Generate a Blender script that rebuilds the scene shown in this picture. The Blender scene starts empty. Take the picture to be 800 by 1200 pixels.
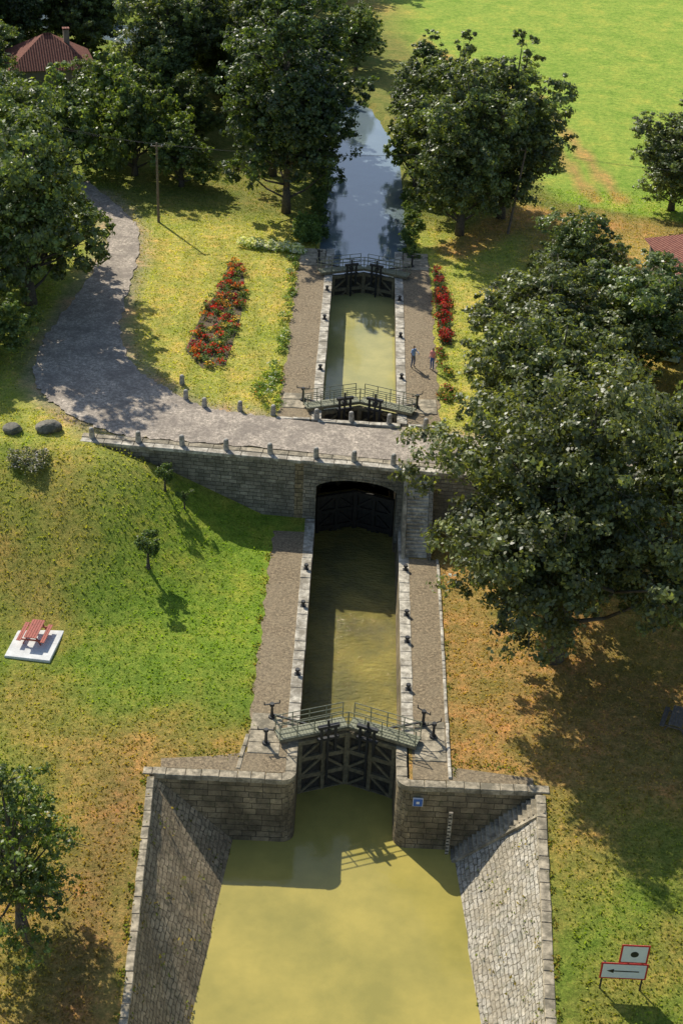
import bpy, math, random, bmesh
import numpy as np
from mathutils import Vector, Matrix
from mathutils.geometry import delaunay_2d_cdt
random.seed(7)
S=bpy.context.scene
D=bpy.data
# ------------------------------------------------------------ helpers
def link(o,parent=None):
    S.collection.objects.link(o)
    if parent: o.parent=parent
    return o
def empty(name,loc=(0,0,0)):
    o=D.objects.new(name,None); o.location=loc; return link(o)
def ss(a,b,x):
    t=np.clip((np.asarray(x,float)-a)/(b-a),0,1); return t*t*(3-2*t)
class MB:
    """mesh builder collecting vertices/faces with material slots"""
    def __init__(s): s.v=[];s.f=[];s.m=[];s.mats=[]
    def mi(s,mat):
        if mat not in s.mats: s.mats.append(mat)
        return s.mats.index(mat)
    def add(s,vs,fs,mat):
        b=len(s.v); k=s.mi(mat)
        s.v+= [tuple(v) for v in vs]
        for f in fs: s.f.append(tuple(i+b for i in f)); s.m.append(k)
    def box(s,x0,x1,y0,y1,z0,z1,mat,M=None):
        vs=[Vector((x,y,z)) for z in (z0,z1) for x,y in ((x0,y0),(x1,y0),(x1,y1),(x0,y1))]
        if M is not None: vs=[M@v for v in vs]
        s.add(vs,[(3,2,1,0),(4,5,6,7),(0,1,5,4),(1,2,6,5),(2,3,7,6),(3,0,4,7)],mat)
    def bbox(s,x0,x1,y0,y1,z0,z1,mat,c=.03,M=None):
        vs=[Vector(p) for p in ((x0,y0,z0),(x1,y0,z0),(x1,y1,z0),(x0,y1,z0),
            (x0,y0,z1-c),(x1,y0,z1-c),(x1,y1,z1-c),(x0,y1,z1-c),
            (x0+c,y0+c,z1),(x1-c,y0+c,z1),(x1-c,y1-c,z1),(x0+c,y1-c,z1))]
        if M is not None: vs=[M@v for v in vs]
        s.add(vs,[(3,2,1,0),(0,1,5,4),(1,2,6,5),(2,3,7,6),(3,0,4,7),
                  (4,5,9,8),(5,6,10,9),(6,7,11,10),(7,4,8,11),(8,9,10,11)],mat)
    def loft(s,A,B,mat,cap=True):
        n=len(A)
        s.add(list(A)+list(B),[(i,(i+1)%n,(i+1)%n+n,i+n) for i in range(n)]+([tuple(range(n-1,-1,-1)),tuple(range(n,2*n))] if cap else []),mat)
    def cyl(s,p0,p1,r0,r1,mat,n=8,M=None):
        p0=Vector(p0);p1=Vector(p1)
        if M is not None: p0=M@p0;p1=M@p1
        d=(p1-p0).normalized(); a=d.orthogonal().normalized(); b=d.cross(a)
        A=[p0+(a*math.cos(t)+b*math.sin(t))*r0 for t in [2*math.pi*i/n for i in range(n)]]
        B=[p1+(a*math.cos(t)+b*math.sin(t))*r1 for t in [2*math.pi*i/n for i in range(n)]]
        s.loft(A,B,mat)
    def beam(s,p0,p1,w,h,mat,up=(0,0,1),M=None):
        p0=Vector(p0);p1=Vector(p1)
        if M is not None: p0=M@p0;p1=M@p1
        d=(p1-p0).normalized(); up=Vector(up)
        a=d.cross(up)
        if a.length<1e-3: a=d.orthogonal()
        a.normalize(); b=a.cross(d)
        q=[(-w/2,-h/2),(w/2,-h/2),(w/2,h/2),(-w/2,h/2)]
        s.loft([p0+a*i+b*j for i,j in q],[p1+a*i+b*j for i,j in q],mat)
    def build(s,name,parent=None,smooth=False,loc=None,fix=True):
        me=D.meshes.new(name); me.from_pydata(s.v,[],s.f)
        for m in s.mats: me.materials.append(m)
        me.polygons.foreach_set('material_index',s.m)
        if fix:
            bm=bmesh.new(); bm.from_mesh(me); bmesh.ops.recalc_face_normals(bm,faces=bm.faces); bm.to_mesh(me); bm.free()
        uvbox(me)
        if smooth: me.polygons.foreach_set('use_smooth',[True]*len(me.polygons))
        o=D.objects.new(name,me); link(o,parent)
        if loc: o.location=loc
        return o
def uvbox(me):
    uv=me.uv_layers.new(name='UVMap'); dat=uv.data
    for p in me.polygons:
        n=p.normal
        if abs(n.z)>.93: t=Vector((1,0,0)); b=Vector((0,1,0))
        else:
            t=Vector((-n.y,n.x,0)).normalized(); b=n.cross(t).normalized()
            if b.z<0: b=-b
        for li in p.loop_indices:
            c=me.vertices[me.loops[li].vertex_index].co
            dat[li].uv=(c.dot(t),c.dot(b))
# ------------------------------------------------------------ materials
def newmat(name):
    m=D.materials.new(name); m.use_nodes=True; nt=m.node_tree
    for n in list(nt.nodes): nt.nodes.remove(n)
    o=nt.nodes.new('ShaderNodeOutputMaterial'); p=nt.nodes.new('ShaderNodeBsdfPrincipled')
    nt.links.new(p.outputs[0],o.inputs[0]); return m,nt,p,o
def noise(nt,vec,scale,detail=4,rough=.6):
    n=nt.nodes.new('ShaderNodeTexNoise'); n.inputs['Scale'].default_value=scale
    n.inputs['Detail'].default_value=detail; n.inputs['Roughness'].default_value=rough
    if vec is not None: nt.links.new(vec,n.inputs['Vector'])
    return n.outputs['Fac']
def ramp(nt,fac,stops):
    r=nt.nodes.new('ShaderNodeValToRGB'); e=r.color_ramp.elements
    while len(e)<len(stops): e.new(.5)
    for i,(p,c) in enumerate(stops):
        e[i].position=p; e[i].color=(c if len(c)==4 else (*c,1)) if hasattr(c,'__len__') else (c,c,c,1)
    nt.links.new(fac,r.inputs[0]); return r.outputs[0]
def mix(nt,a,b,fac=.5,bt='MIX'):
    m=nt.nodes.new('ShaderNodeMix'); m.data_type='RGBA'; m.blend_type=bt
    for s,v in ((m.inputs[6],a),(m.inputs[7],b),(m.inputs[0],fac)):
        if isinstance(v,bpy.types.NodeSocket): nt.links.new(v,s)
        elif hasattr(v,'__len__'): s.default_value=(*v,1) if len(v)==3 else v
        else: s.default_value=v
    return m.outputs[2]
def bump(nt,p,h,strength=.5,dist=.05):
    b=nt.nodes.new('ShaderNodeBump'); b.inputs['Strength'].default_value=strength; b.inputs['Distance'].default_value=dist
    nt.links.new(h,b.inputs['Height']); nt.links.new(b.outputs[0],p.inputs['Normal'])
def objco(nt): return nt.nodes.new('ShaderNodeTexCoord').outputs['Object']
def uvco(nt): return nt.nodes.new('ShaderNodeTexCoord').outputs['UV']
def simple(name,c,rough=.7,var=.3,sc=3.,metal=0,bmp=.2,c2=None):
    m,nt,p,o=newmat(name); v=objco(nt)
    n=noise(nt,v,sc,6,.65)
    k=ramp(nt,n,[(.3,1-var),(.7,1+var)])
    col=mix(nt,c,k,1.,'MULTIPLY')
    if c2:
        col=mix(nt,col,c2,ramp(nt,noise(nt,v,sc*.35,7,.75),[(.45,0.),(.58,.85)]))
    nt.links.new(col,p.inputs['Base Color'])
    p.inputs['Roughness'].default_value=rough; p.inputs['Metallic'].default_value=metal
    if bmp: bump(nt,p,noise(nt,v,sc*6,4),bmp,.02)
    return m
def stone(name,c1,c2,mortar,bw=.7,bh=.32,ms=.018,stain=(.08,.075,.06),stainamt=.6,moss=.25,wobble=.12):
    m,nt,p,o=newmat(name); uv=uvco(nt); ob=objco(nt)
    wob=nt.nodes.new('ShaderNodeVectorMath'); wob.operation='MULTIPLY_ADD'
    nz=nt.nodes.new('ShaderNodeTexNoise'); nz.inputs['Scale'].default_value=1.6; nt.links.new(uv,nz.inputs['Vector'])
    nt.links.new(nz.outputs['Color'],wob.inputs[0]); wob.inputs[1].default_value=(wobble,wobble,0); nt.links.new(uv,wob.inputs[2])
    b=nt.nodes.new('ShaderNodeTexBrick'); nt.links.new(wob.outputs[0],b.inputs['Vector'])
    b.inputs['Scale'].default_value=1; b.inputs['Brick Width'].default_value=bw; b.inputs['Row Height'].default_value=bh
    b.inputs['Mortar Size'].default_value=ms; b.inputs['Mortar Smooth'].default_value=.5; b.inputs['Bias'].default_value=0
    b.inputs['Color1'].default_value=(*c1,1); b.inputs['Color2'].default_value=(*c2,1); b.inputs['Mortar'].default_value=(*mortar,1)
    b.squash=1.35; b.squash_frequency=3; b.offset=.42
    big=ramp(nt,noise(nt,ob,.5,7,.75),[(.42,0.),(.58,1.)])
    c=mix(nt,b.outputs['Color'],stain,mix(nt,(0,0,0),(stainamt,)*3,big),'MIX')
    fine=ramp(nt,noise(nt,ob,4.,8,.85),[(.32,.3),(.5,1.),(.68,1.8)])
    c=mix(nt,c,fine,1.,'MULTIPLY')
    mo=ramp(nt,noise(nt,ob,1.7,5,.7),[(.55,0.),(.65,moss)])
    c=mix(nt,c,(.07,.09,.03),mo)
    nt.links.new(c,p.inputs['Base Color']); p.inputs['Roughness'].default_value=.9
    inv=nt.nodes.new('ShaderNodeInvert'); nt.links.new(b.outputs['Fac'],inv.inputs['Color'])
    h=mix(nt,inv.outputs[0],noise(nt,ob,4,8,.8),.6)
    bump(nt,p,h,1.,.16)
    return m
M={}
M['wall']=stone('wall_masonry',(.44,.39,.30),(.24,.215,.165),(.11,.095,.07),.62,.32,.022,(.12,.11,.08),.7)
M['dark']=stone('lock_masonry',(.46,.355,.20),(.24,.19,.11),(.08,.065,.04),.8,.38,.022,(.11,.085,.045),.75,.35)
M['revl']=stone('revetment_masonry',(.62,.48,.29),(.38,.30,.18),(.14,.11,.065),.5,.29,.028,(.24,.18,.10),.65,.4,.34)  # left slope; colour lightened to stand in for glancing sunlight
M['revr']=stone('revetment_masonry_sunlit',(.62,.57,.47),(.42,.385,.31),(.17,.145,.10),.5,.29,.028,(.34,.28,.18),.6,.4,.34)  # right slope; paler copy, direct sun on it is put into the colour
M['coping']=simple('coping_stone',(.56,.51,.41),.85,.5,2.2,0,.5,(.21,.18,.13))
M['coping2']=simple('weathered_stone',(.43,.365,.255),.9,.5,2.6,0,.6,(.16,.14,.095))
M['bollard']=simple('bollard_stone',(.45,.42,.36),.9,.4,4,0,.4,(.12,.11,.1))
M['concrete']=simple('pale_concrete',(.7,.7,.67),.85,.18,2)
M['iron']=simple('black_iron',(.025,.026,.028),.5,.3,6,0,.3)
M['rail']=simple('weathered_rail',(.23,.235,.15),.6,.35,5,0,.3)
M['gatew']=simple('gate_timber',(.055,.048,.036),.8,.5,5)
M['gatef']=simple('gate_frame_timber',(.20,.17,.10),.8,.5,4)
M['gated']=simple('shaded_gate_timber',(.035,.03,.022),.7,.5,4)  # darkened gate timber; shade under the bridge is put into the colour
M['table']=simple('red_stained_timber',(.38,.09,.06),.7,.35,6)
M['greyw']=simple('weathered_pole_timber',(.16,.13,.10),.85,.4,5)
M['rock']=simple('rock',(.24,.22,.17),.95,.5,2.5,0,.8,(.08,.08,.06))
M['bark']=simple('bark',(.10,.085,.065),.95,.5,5,0,.8)
M['white']=simple('white_paint',(.8,.8,.8),.5,.06,2,0,0)
M['redp']=simple('red_paint',(.55,.03,.03),.5,.15,2,0,0)
M['blackp']=simple('black_paint',(.02,.02,.02),.5,.1,2,0,0)
M['bluep']=simple('blue_paint',(.02,.12,.45),.45,.1,2,0,0)
M['render']=simple('lime_render',(.32,.27,.2),.9,.3,1.4,0,.3)
M['shut']=simple('shutter_paint',(.14,.11,.09),.7,.2,3)
M['carp']=simple('car_paint',(.35,.55,.62),.3,.05,2,.1,0)
M['glass']=simple('window_glass',(.03,.04,.05),.08,.1,2,0,0)
M['rubber']=simple('rubber',(.02,.02,.02),.8,.1,2,0,0)
def gravelmat(name,c,c2,sc=14,k=.75):
    m,nt,p,o=newmat(name); v=objco(nt)
    a=ramp(nt,noise(nt,v,sc,8,.88),[(.34,tuple(x*.22 for x in c)),(.5,c),(.64,tuple(min(1,x*2.3) for x in c))])
    b=ramp(nt,noise(nt,v,.5,7,.75),[(.42,0.),(.6,1.)])
    nt.links.new(mix(nt,a,mix(nt,a,c2,k),b),p.inputs['Base Color']); p.inputs['Roughness'].default_value=.95
    bump(nt,p,noise(nt,v,sc*1.5,4,.8),.8,.04); return m
M['gravel']=gravelmat('gravel_path',(.23,.175,.105),(.30,.24,.15),5,.45)
M['asphalt']=gravelmat('worn_asphalt',(.42,.355,.28),(.22,.185,.15),5,.75)
M['soil']=gravelmat('flowerbed_soil',(.14,.10,.06),(.08,.06,.035))
def tiles():
    m,nt,p,o=newmat('terracotta_tiles'); uv=uvco(nt)
    w=nt.nodes.new('ShaderNodeTexWave'); w.bands_direction='X'; w.inputs['Scale'].default_value=1.0; w.inputs['Distortion'].default_value=.4; nt.links.new(uv,w.inputs['Vector'])
    n=noise(nt,uv,3,6,.7)
    c=ramp(nt,n,[(.3,(.15,.05,.035)),(.5,(.30,.10,.065)),(.7,(.42,.2,.13))])
    c=mix(nt,c,ramp(nt,w.outputs['Fac'],[(.1,.35),(.6,1.)]),1.,'MULTIPLY')
    nt.links.new(c,p.inputs['Base Color']); p.inputs['Roughness'].default_value=.9; bump(nt,p,w.outputs['Fac'],.8,.08); return m
M['tiles']=tiles()
def water(name,c,c2,rs=1.2,bs=.05,dist=.05,ior=1.36,sy=1.6,rough=.03,cs=.16):
    m,nt,p,o=newmat(name); v=objco(nt)
    n=ramp(nt,noise(nt,v,cs,6,.65),[(.35,c),(.65,c2)])
    nt.links.new(n,p.inputs['Base Color']); p.inputs['Roughness'].default_value=rough; p.inputs['IOR'].default_value=ior
    mp=nt.nodes.new('ShaderNodeMapping'); mp.inputs['Scale'].default_value=(1,sy,1); nt.links.new(v,mp.inputs['Vector'])
    bump(nt,p,noise(nt,mp.outputs[0],rs,5,.6),bs,dist); return m
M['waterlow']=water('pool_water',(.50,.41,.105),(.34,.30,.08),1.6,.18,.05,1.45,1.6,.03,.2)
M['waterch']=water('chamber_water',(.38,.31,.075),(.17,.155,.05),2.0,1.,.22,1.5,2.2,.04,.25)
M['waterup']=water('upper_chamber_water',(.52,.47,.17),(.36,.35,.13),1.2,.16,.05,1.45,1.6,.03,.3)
M['waterpd']=water('canal_water',(.17,.225,.26),(.21,.27,.30),1.,.12,.05,2.3)  # bluish base colour paints in part of the sky reflection
def attrmat(name,attr,rough=.9,trans=0.,spec=.3):
    m,nt,p,o=newmat(name); a=nt.nodes.new('ShaderNodeAttribute'); a.attribute_name=attr
    nt.links.new(a.outputs['Color'],p.inputs['Base Color']); p.inputs['Roughness'].default_value=rough
    p.inputs['Specular IOR Level'].default_value=spec
    if trans:
        t=nt.nodes.new('ShaderNodeBsdfTranslucent'); 
        nt.links.new(mix(nt,a.outputs['Color'],(1.6,1.55,.5),1.,'MULTIPLY'),t.inputs['Color'])
        ms=nt.nodes.new('ShaderNodeMixShader'); ms.inputs[0].default_value=trans
        nt.links.new(p.outputs[0],ms.inputs[1]); nt.links.new(t.outputs[0],ms.inputs[2]); nt.links.new(ms.outputs[0],o.inputs[0])
    return m
M['leaf']=attrmat('foliage','lc',.45,.38,.7)
M['petal']=attrmat('petals','lc',.7,.3)
M['tuft']=attrmat('grass_blades','lc',.8,.4)
def grassmat():
    m,nt,p,o=newmat('grass_ground'); v=objco(nt)
    a=nt.nodes.new('ShaderNodeAttribute'); a.attribute_name='gc'
    n1=ramp(nt,noise(nt,v,.3,8,.8),[(.32,(.58,.76,.5)),(.5,(1.,1.,1.)),(.68,(1.6,1.17,1.25))])
    n2=ramp(nt,noise(nt,v,1.6,8,.85),[(.3,(.42,.52,.4)),(.5,(1.05,1.05,1.)),(.7,(1.85,1.55,1.6))])
    n3=ramp(nt,noise(nt,v,7,5,.8),[(.25,.5),(.5,1.05),(.75,1.7)])
    c=mix(nt,a.outputs['Color'],n1,1.,'MULTIPLY'); c=mix(nt,c,n2,1.,'MULTIPLY'); c=mix(nt,c,n3,1.,'MULTIPLY')
    nt.links.new(c,p.inputs['Base Color']); p.inputs['Roughness'].default_value=.95; p.inputs['Specular IOR Level'].default_value=.15
    bump(nt,p,noise(nt,v,4,8,.8),1.,.22); return m
M['grass']=grassmat()
# ------------------------------------------------------------ terrain
def wl(x): return 92.2-.0826*(np.asarray(x,float)+19.7)
CL=np.array([(0,120),(0,131),(-.3,150),(-1,168),(-4,182),(-12,196),(-24,207),(-45,221),(-90,242),(-300,300)],float)
def dpl(P,x,y):
    x=np.asarray(x,float);y=np.asarray(y,float);d=np.full(x.shape,1e9)
    for i in range(len(P)-1):
        a=P[i];b=P[i+1];ab=b-a;t=np.clip(((x-a[0])*ab[0]+(y-a[1])*ab[1])/(ab@ab),0,1)
        d=np.minimum(d,np.hypot(x-a[0]-t*ab[0],y-a[1]-t*ab[1]))
    return d
def dcl(x,y): return dpl(CL,x,y)
def resamp(P,n):
    P=np.array(P,float);out=[]
    Q=np.vstack([2*P[0]-P[1],P,2*P[-1]-P[-2]])
    for t in np.linspace(0,len(P)-1.0001,n):
        i=int(t);u=t-i;a,b,c,d=Q[i],Q[i+1],Q[i+2],Q[i+3]
        out.append(.5*((2*b)+(-a+c)*u+(2*a-5*b+4*c-d)*u*u+(-a+3*b-3*c+d)*u**3))
    return np.array(out)
lo=resamp([(40,90),(26,90.2),(4.4,91.35),(-6.9,92.35),(-13.9,92.9),(-18.5,93.6),(-23.3,97.2),(-26.1,102),(-26.8,109),(-25.9,118),(-25.2,128),(-26.2,137),(-33,146)],180)
up=resamp([(40,94.6),(26,95),(5.2,95.9),(-4,96.85),(-9,97.7),(-12.4,98.6),(-15.4,101.2),(-18.6,105.2),(-20.8,112),(-21.5,122),(-21.8,129),(-23.4,137.4),(-30,149)],180)
LOr=lo[::5].copy();UPr=up[::5].copy()
for A in (lo,up): A+=np.random.RandomState(3).uniform(-.2,.2,A.shape)*(np.abs(A[:,:1])>7)
def hz(x,y):
    x=np.asarray(x,float);y=np.asarray(y,float)
    side=np.where(x<0,ss(-7,-19,x),ss(7,17,x))
    low=5*ss(73,91.5,y)*side
    thr=np.where((x>-20.5)&(x<22),wl(x)+.5,91.5)
    z=np.where(y>thr,5.,low)
    b=.07*np.sin(x*.31+1.3)*np.sin(y*.23)+.05*np.sin(x*.13+y*.17)
    away=ss(8,14,np.abs(x))*np.where(y>91,ss(30,36,np.abs(x)),1)
    z=z+b*away
    dip=(1-ss(2.9,5.0,dcl(x,y)))*np.where(y>130.5,1,0)
    return z-2.4*dip
def L2(a,b,t):
    t=np.asarray(t,float); return a*(1-t[:,None])+np.asarray(b)[None,:]*t[:,None]
def gcol(x,y):
    x=np.asarray(x,float);y=np.asarray(y,float)
    dry=np.array((.48,.305,.105));green=np.array((.20,.275,.04));viv=np.array((.275,.40,.045));yel=np.array((.58,.51,.13))
    w=.5+.5*np.sin(x*.45+np.sin(y*.31)*1.7)*np.sin(y*.37+np.sin(x*.27)*2)
    def L(a,b,t): return a[None,:]*(1-t[:,None])+b[None,:]*t[:,None]
    gl=ss(-21,-15,x)*ss(64,72,y)*.85+.42*(1-ss(-21,-15,x))+.3
    gr=np.where(y>62,.08+.1*w,.25)+.6*ss(64,54,y)
    g=np.where(x<0,gl,gr)*(.65+.7*w)
    low=L(dry*.9,green*1.05,np.clip(g,0,1))
    low=L2(low,np.array((.52,.45,.12)),np.clip(ss(-26,-20,x)*ss(-10,-16,x)*ss(82,94,y)*.6,0,1))
    low=L2(low,viv*.95,np.clip(ss(-17,-10,x)*np.where(x<-5,1,0)*ss(68,76,y)*ss(98,88,y)*.8*(.6+.4*w),0,1))
    low=L2(low,(.28,.17,.07),np.clip(ss(-15.5,-13,x)*ss(-11,-12.5,x)*ss(64,60,y)*.6+ss(3,0,np.abs(x-14.5))*ss(62,68,y)*.5*w,0,1))
    upc=L(yel,green*1.4,np.clip(.12+.42*w,0,1))
    upc=L2(upc,np.array((.17,.19,.05)),ss(136,144,y)*.8)
    upc=L2(upc,green*1.1,ss(-25,-32,x)*.7)
    upc=L2(upc,dry,ss(14,18,x)*ss(150,140,y)*.7)
    fx=np.interp(y,[140,145,150,165,184,200,243,300,600],[60,34,21,17,15,9,-1,-14,-80])
    upc=L2(upc,viv*np.array((1.1,1.05,1.45)),ss(-1.5,1.5,x-fx))
    def seg(p,q,wd):
        return 1-ss(wd*.4,wd,dpl(np.array([p,q],float),x,y))
    tr=np.maximum.reduce([seg((22,192),(28,151),1.2),seg((19.0,192),(25.0,151),1.2),seg((4,222),(20,192),1.5),seg((-2,246),(10,208),2.)])
    upc=L2(upc,dry*1.05,tr*.85)
    pth=np.maximum(seg((9,134),(17,146),3.),seg((17,146),(26,143),2.5))
    upc=L2(upc,dry,pth*.85)
    k=np.where(y>np.where((x>-20.5)&(x<22),wl(x)+.5,91.5),1.,0.)
    strp=seg((-19.0,110),(-18.4,134),1.6)
    upc=L2(upc,yel*1.1,strp*.6)
    shd=np.minimum(dpl(LOr,x,y),dpl(UPr,x,y))
    upc=L2(upc,(.44,.36,.25),(1-ss(.3,1.8,shd))*.75)
    st=.93+.07*np.sign(np.sin((x*.96+y*.12)*2.4)); st=np.where((x<-5)&(y<135),st,1)
    upc=upc*st[:,None]
    return low*(1-k[:,None])+upc*k[:,None]
def terrain():
    hole=[(-10.4,-80),(-10.4,45),(-11.5,62.5),(-3.7,62.5),(-3.7,131),(3.7,131),(3.7,62.5),(11.5,62.5),(10.4,45),(10.4,-80)]
    A=[(x,float(wl(x))) for x in (-20,-14,-7,0,7,14,21)]
    Bk=[(x,y+1.) for x,y in A][::-1]
    hb=A+Bk
    def inpoly(px,py,poly):
        px=np.asarray(px);py=np.asarray(py);r=np.zeros(px.shape,bool);n=len(poly)
        for i in range(n):
            x1,y1=poly[i];x2,y2=poly[(i+1)%n]
            c=((y1>py)!=(y2>py))
            with np.errstate(all='ignore'): xi=(x2-x1)*(py-y1)/(y2-y1+1e-12)+x1
            r^=c&(px<xi)
        return r
    xs=np.arange(-60,60.1,1.15);ys=np.arange(40,215,1.15)
    gx,gy=np.meshgrid(xs,ys);gx=gx.ravel();gy=gy.ravel()
    gx=gx+.01*np.sin(gy*7);gy=gy+.01*np.sin(gx*5)
    xs2=np.concatenate([np.arange(-160,161,8)]);ys2=np.arange(-80,420,8)
    hx,hy=np.meshgrid(xs2,ys2);hx=hx.ravel().astype(float);hy=hy.ravel().astype(float)
    k=(hx<-61)|(hx>61)|(hy<38)|(hy>216);hx=hx[k];hy=hy[k]
    fx=[];fy=[]
    for r in (700,1500,3500):
        for t in range(24):
            fx.append(r*math.cos(t*math.pi/12+.01));fy.append(100+r*math.sin(t*math.pi/12+.01))
    X=np.concatenate([gx,hx,fx]);Y=np.concatenate([gy,hy,fy])
    bad=inpoly(X,Y,hole)|inpoly(X,Y,hb)
    bad|=(np.abs(Y-wl(X))<.4)&(np.abs(X)<21)|(np.abs(Y-wl(X)-1)<.4)&(np.abs(X)<21)
    bad|=(np.abs(np.abs(X)-3.7)<.3)&(Y>62)&(Y<131.4)
    X=X[~bad];Y=Y[~bad]
    pts=[Vector((a,b)) for a,b in zip(X,Y)]
    edges=[]
    for poly in (hole,hb):
        b=len(pts);pts+=[Vector(p) for p in poly];n=len(poly)
        edges+=[(b+i,b+(i+1)%n) for i in range(n)]
    v,e,f,_,_,_=delaunay_2d_cdt(pts,edges,[],0,1e-5)
    vx=np.array([a.x for a in v]);vy=np.array([a.y for a in v])
    F=np.array([t for t in f if len(t)==3])
    cx=vx[F].mean(1);cy=vy[F].mean(1)
    keep=~(inpoly(cx,cy,hole)|inpoly(cx,cy,hb));F=F[keep]
    vz=hz(vx,vy)
    me=D.meshes.new('ground');me.from_pydata(np.stack([vx,vy,vz],1).tolist(),[],F.tolist())
    c=gcol(vx,vy);at=me.color_attributes.new('gc','FLOAT_COLOR','POINT')
    at.data.foreach_set('color',np.concatenate([c,np.ones((len(c),1))],1).astype(np.float32).ravel())
    me.polygons.foreach_set('use_smooth',[True]*len(me.polygons))
    me.materials.append(M['grass']);me.update()
    link(D.objects.new('ground',me))
    if sum(p.normal.z for p in list(me.polygons)[:50])<0: me.flip_normals()
terrain()
def H(x,y): return float(hz(np.array([x]),np.array([y]))[0])
# ------------------------------------------------------------ stone runs
def run(mb,p0,p1,w,z0,z1,mat,L=1.25):
    r=random
    a=Vector((*p0,0));b=Vector((*p1,0));d=b-a;T=d.length;d.normalize();n=Vector((-d.y,d.x,0));s=0
    while s<T-.05:
        l=min(L*r.uniform(.7,1.3),T-s)
        if T-s-l<.4:l=T-s
        dz=r.uniform(-.02,.02);dn=r.uniform(-.02,.02)
        Mx=Matrix(((d.x,n.x,0,a.x+d.x*s),(d.y,n.y,0,a.y+d.y*s),(0,0,1,0),(0,0,0,1)))
        mb.bbox(.012,l-.012,-w/2+dn,w/2+dn,z0+dz,z1+dz,mat,.03,Mx);s+=l
# ------------------------------------------------------------ canal lock structure
lock=empty('canal_lock')
mb=MB()
W=3.0
def V3(l,z): return [Vector((x,y,z)) for x,y in l]
for sx in (-1,1):
    top=W if sx<0 else 3.3
    bt=[(sx*4.6,66.4),(sx*W,66.4),(sx*W,90.9),(sx*4.6,90.9)]
    tp=[(sx*4.6,66.4),(sx*top,66.4),(sx*top,90.9),(sx*4.6,90.9)]
    mb.loft(V3(bt,-7),V3(tp,-.26),M['dark'])
    mb.box(*sorted((sx*W,sx*4.6)),90.9,133,-7,4.74,M['dark'])
mb.build('chamber_walls',lock)
mb=MB()
for sx in (-1,1):
    def lp(yf,dx,xin):
        pts=[(sx*xin,66.4)]
        r=.75
        for t in range(0,7):
            a=t/6*math.pi/2
            pts.append((sx*(xin+r-r*math.cos(a)),yf+r-r*math.sin(a)))
        pts+=[(sx*12,yf),(sx*12,66.4)]
        return pts
    mb.loft(V3(lp(60.9,0,2.92),-6.5),V3(lp(62.15,0,3.0),-.3),M['dark'])
mb.build('wing_walls',lock)
mb=MB()
for sx in (-1,1):
    run(mb,(sx*3.75,62.4),(sx*11.9,62.4),.62,-.3,.05,M['coping2'],1.1)
    ins=[];outs=[]
    for t in range(9):
        a=t/8*math.pi/2;r=.8
        ins.append((sx*(2.95+r-r*math.cos(a)),62.07+r-r*math.sin(a)))
        r2=.8-.62
        outs.append((sx*(2.95+.8-r2*math.cos(a)),62.07+.8-r2*math.sin(a)))
    mb.loft(V3(ins+outs[::-1],-.3),V3(ins+outs[::-1],.05),M['coping2'])
    x=sx*3.27
    run(mb,(x,62.9),(x,66.3),.64,-.3,.05,M['coping2'],1.1)
    xl=sx*(3.35 if sx<0 else 3.65)
    run(mb,(xl,66.3),(xl,90.7),.74,-.26,.06,M['coping'],1.3)
    run(mb,(sx*3.33,97.2),(sx*3.33,132.8),.76,4.74,5.08,M['coping'],1.3)
    for (a,b) in (((11.35,61.9),(10.3,45)),((10.3,45),(10.3,10))):
        run(mb,(sx*a[0],a[1]),(sx*b[0],b[1]),.42 if sx<0 else .55,-.2,.06,M['coping2'],1.0)
mb.build('coping_stones',lock)
mb=MB()
for sx in (-1,1):
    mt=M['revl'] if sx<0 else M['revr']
    T=[(11.3,62.3,-.1),(10.8,54,-.1),(10.25,45,-.1),(10.25,-80,-.1)]
    B=[(6.0,62.3,-4.6),(6.7,54,-4.6),(7.5,45,-4.6),(7.5,-80,-4.6)]
    vs=[];fs=[]
    for i,(t,b) in enumerate(zip(T,B)):
        t=Vector((sx*t[0],*t[1:]));b=Vector((sx*b[0],*b[1:]))
        dn=b+(b-t)*.5
        vs+=[t,b,dn]
        if i: k=3*i;fs+=[(k-3,k-2,k+1,k),(k-2,k-1,k+2,k+1)]
    mb.add(vs,fs,mt)
o=mb.build('revetment_slopes',lock)
mb=MB();n=20
for i in range(n):
    x1=11.3-i*.245;z=-.05-i*.215
    mb.bbox(x1-.27,x1,60.55,61.95,z-.9,z,M['coping2'],.02)
mb.beam((11.5,60.45,.05),(6.3,60.45,-4.5),.22,.3,M['coping2'])
mb.build('revetment_steps',lock)
mb=MB()
mb.box(6.05,6.27,61.0,61.12,-4.6,-.9,M['coping'])
for i in range(14): mb.box(6.05,6.18 if i%2 else 6.24,60.98,60.999,-4.5+i*.26,-4.42+i*.26,M['blackp'])
mb.build('water_gauge')
mb=MB()
mb.box(3.95,4.55,61.86,61.95,-1.3,-.7,M['white']);mb.box(3.98,4.52,61.84,61.858,-1.27,-.73,M['bluep']);mb.box(4.16,4.34,61.825,61.838,-1.09,-.91,M['white'])
mb.build('navigation_plate')
mb=MB();mb.box(-4.6,4.6,99.6,133,-1,1.2,M['dark']);mb.build('lock_sill',lock)
mb=MB()
def sheet(mb,poly,z,mat): mb.add([(x,y,z) for x,y in poly],[tuple(range(len(poly)))],mat)
def wob(x,y0,y1,a=.16,st=.5):
    out=[];y=y0
    while y<y1: out.append((x+random.uniform(-a,a),y));y+=st
    out.append((x,y1));return out
sheet(mb,[(-3.6,62.75),(-3.6,88.9)]+wob(-6.0,62.75,88.9)[::-1],.03,M['gravel'])
sheet(mb,[(3.9,62.75),(6.0,62.75),(6.0,86),(3.9,86)],.03,M['gravel'])
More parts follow.
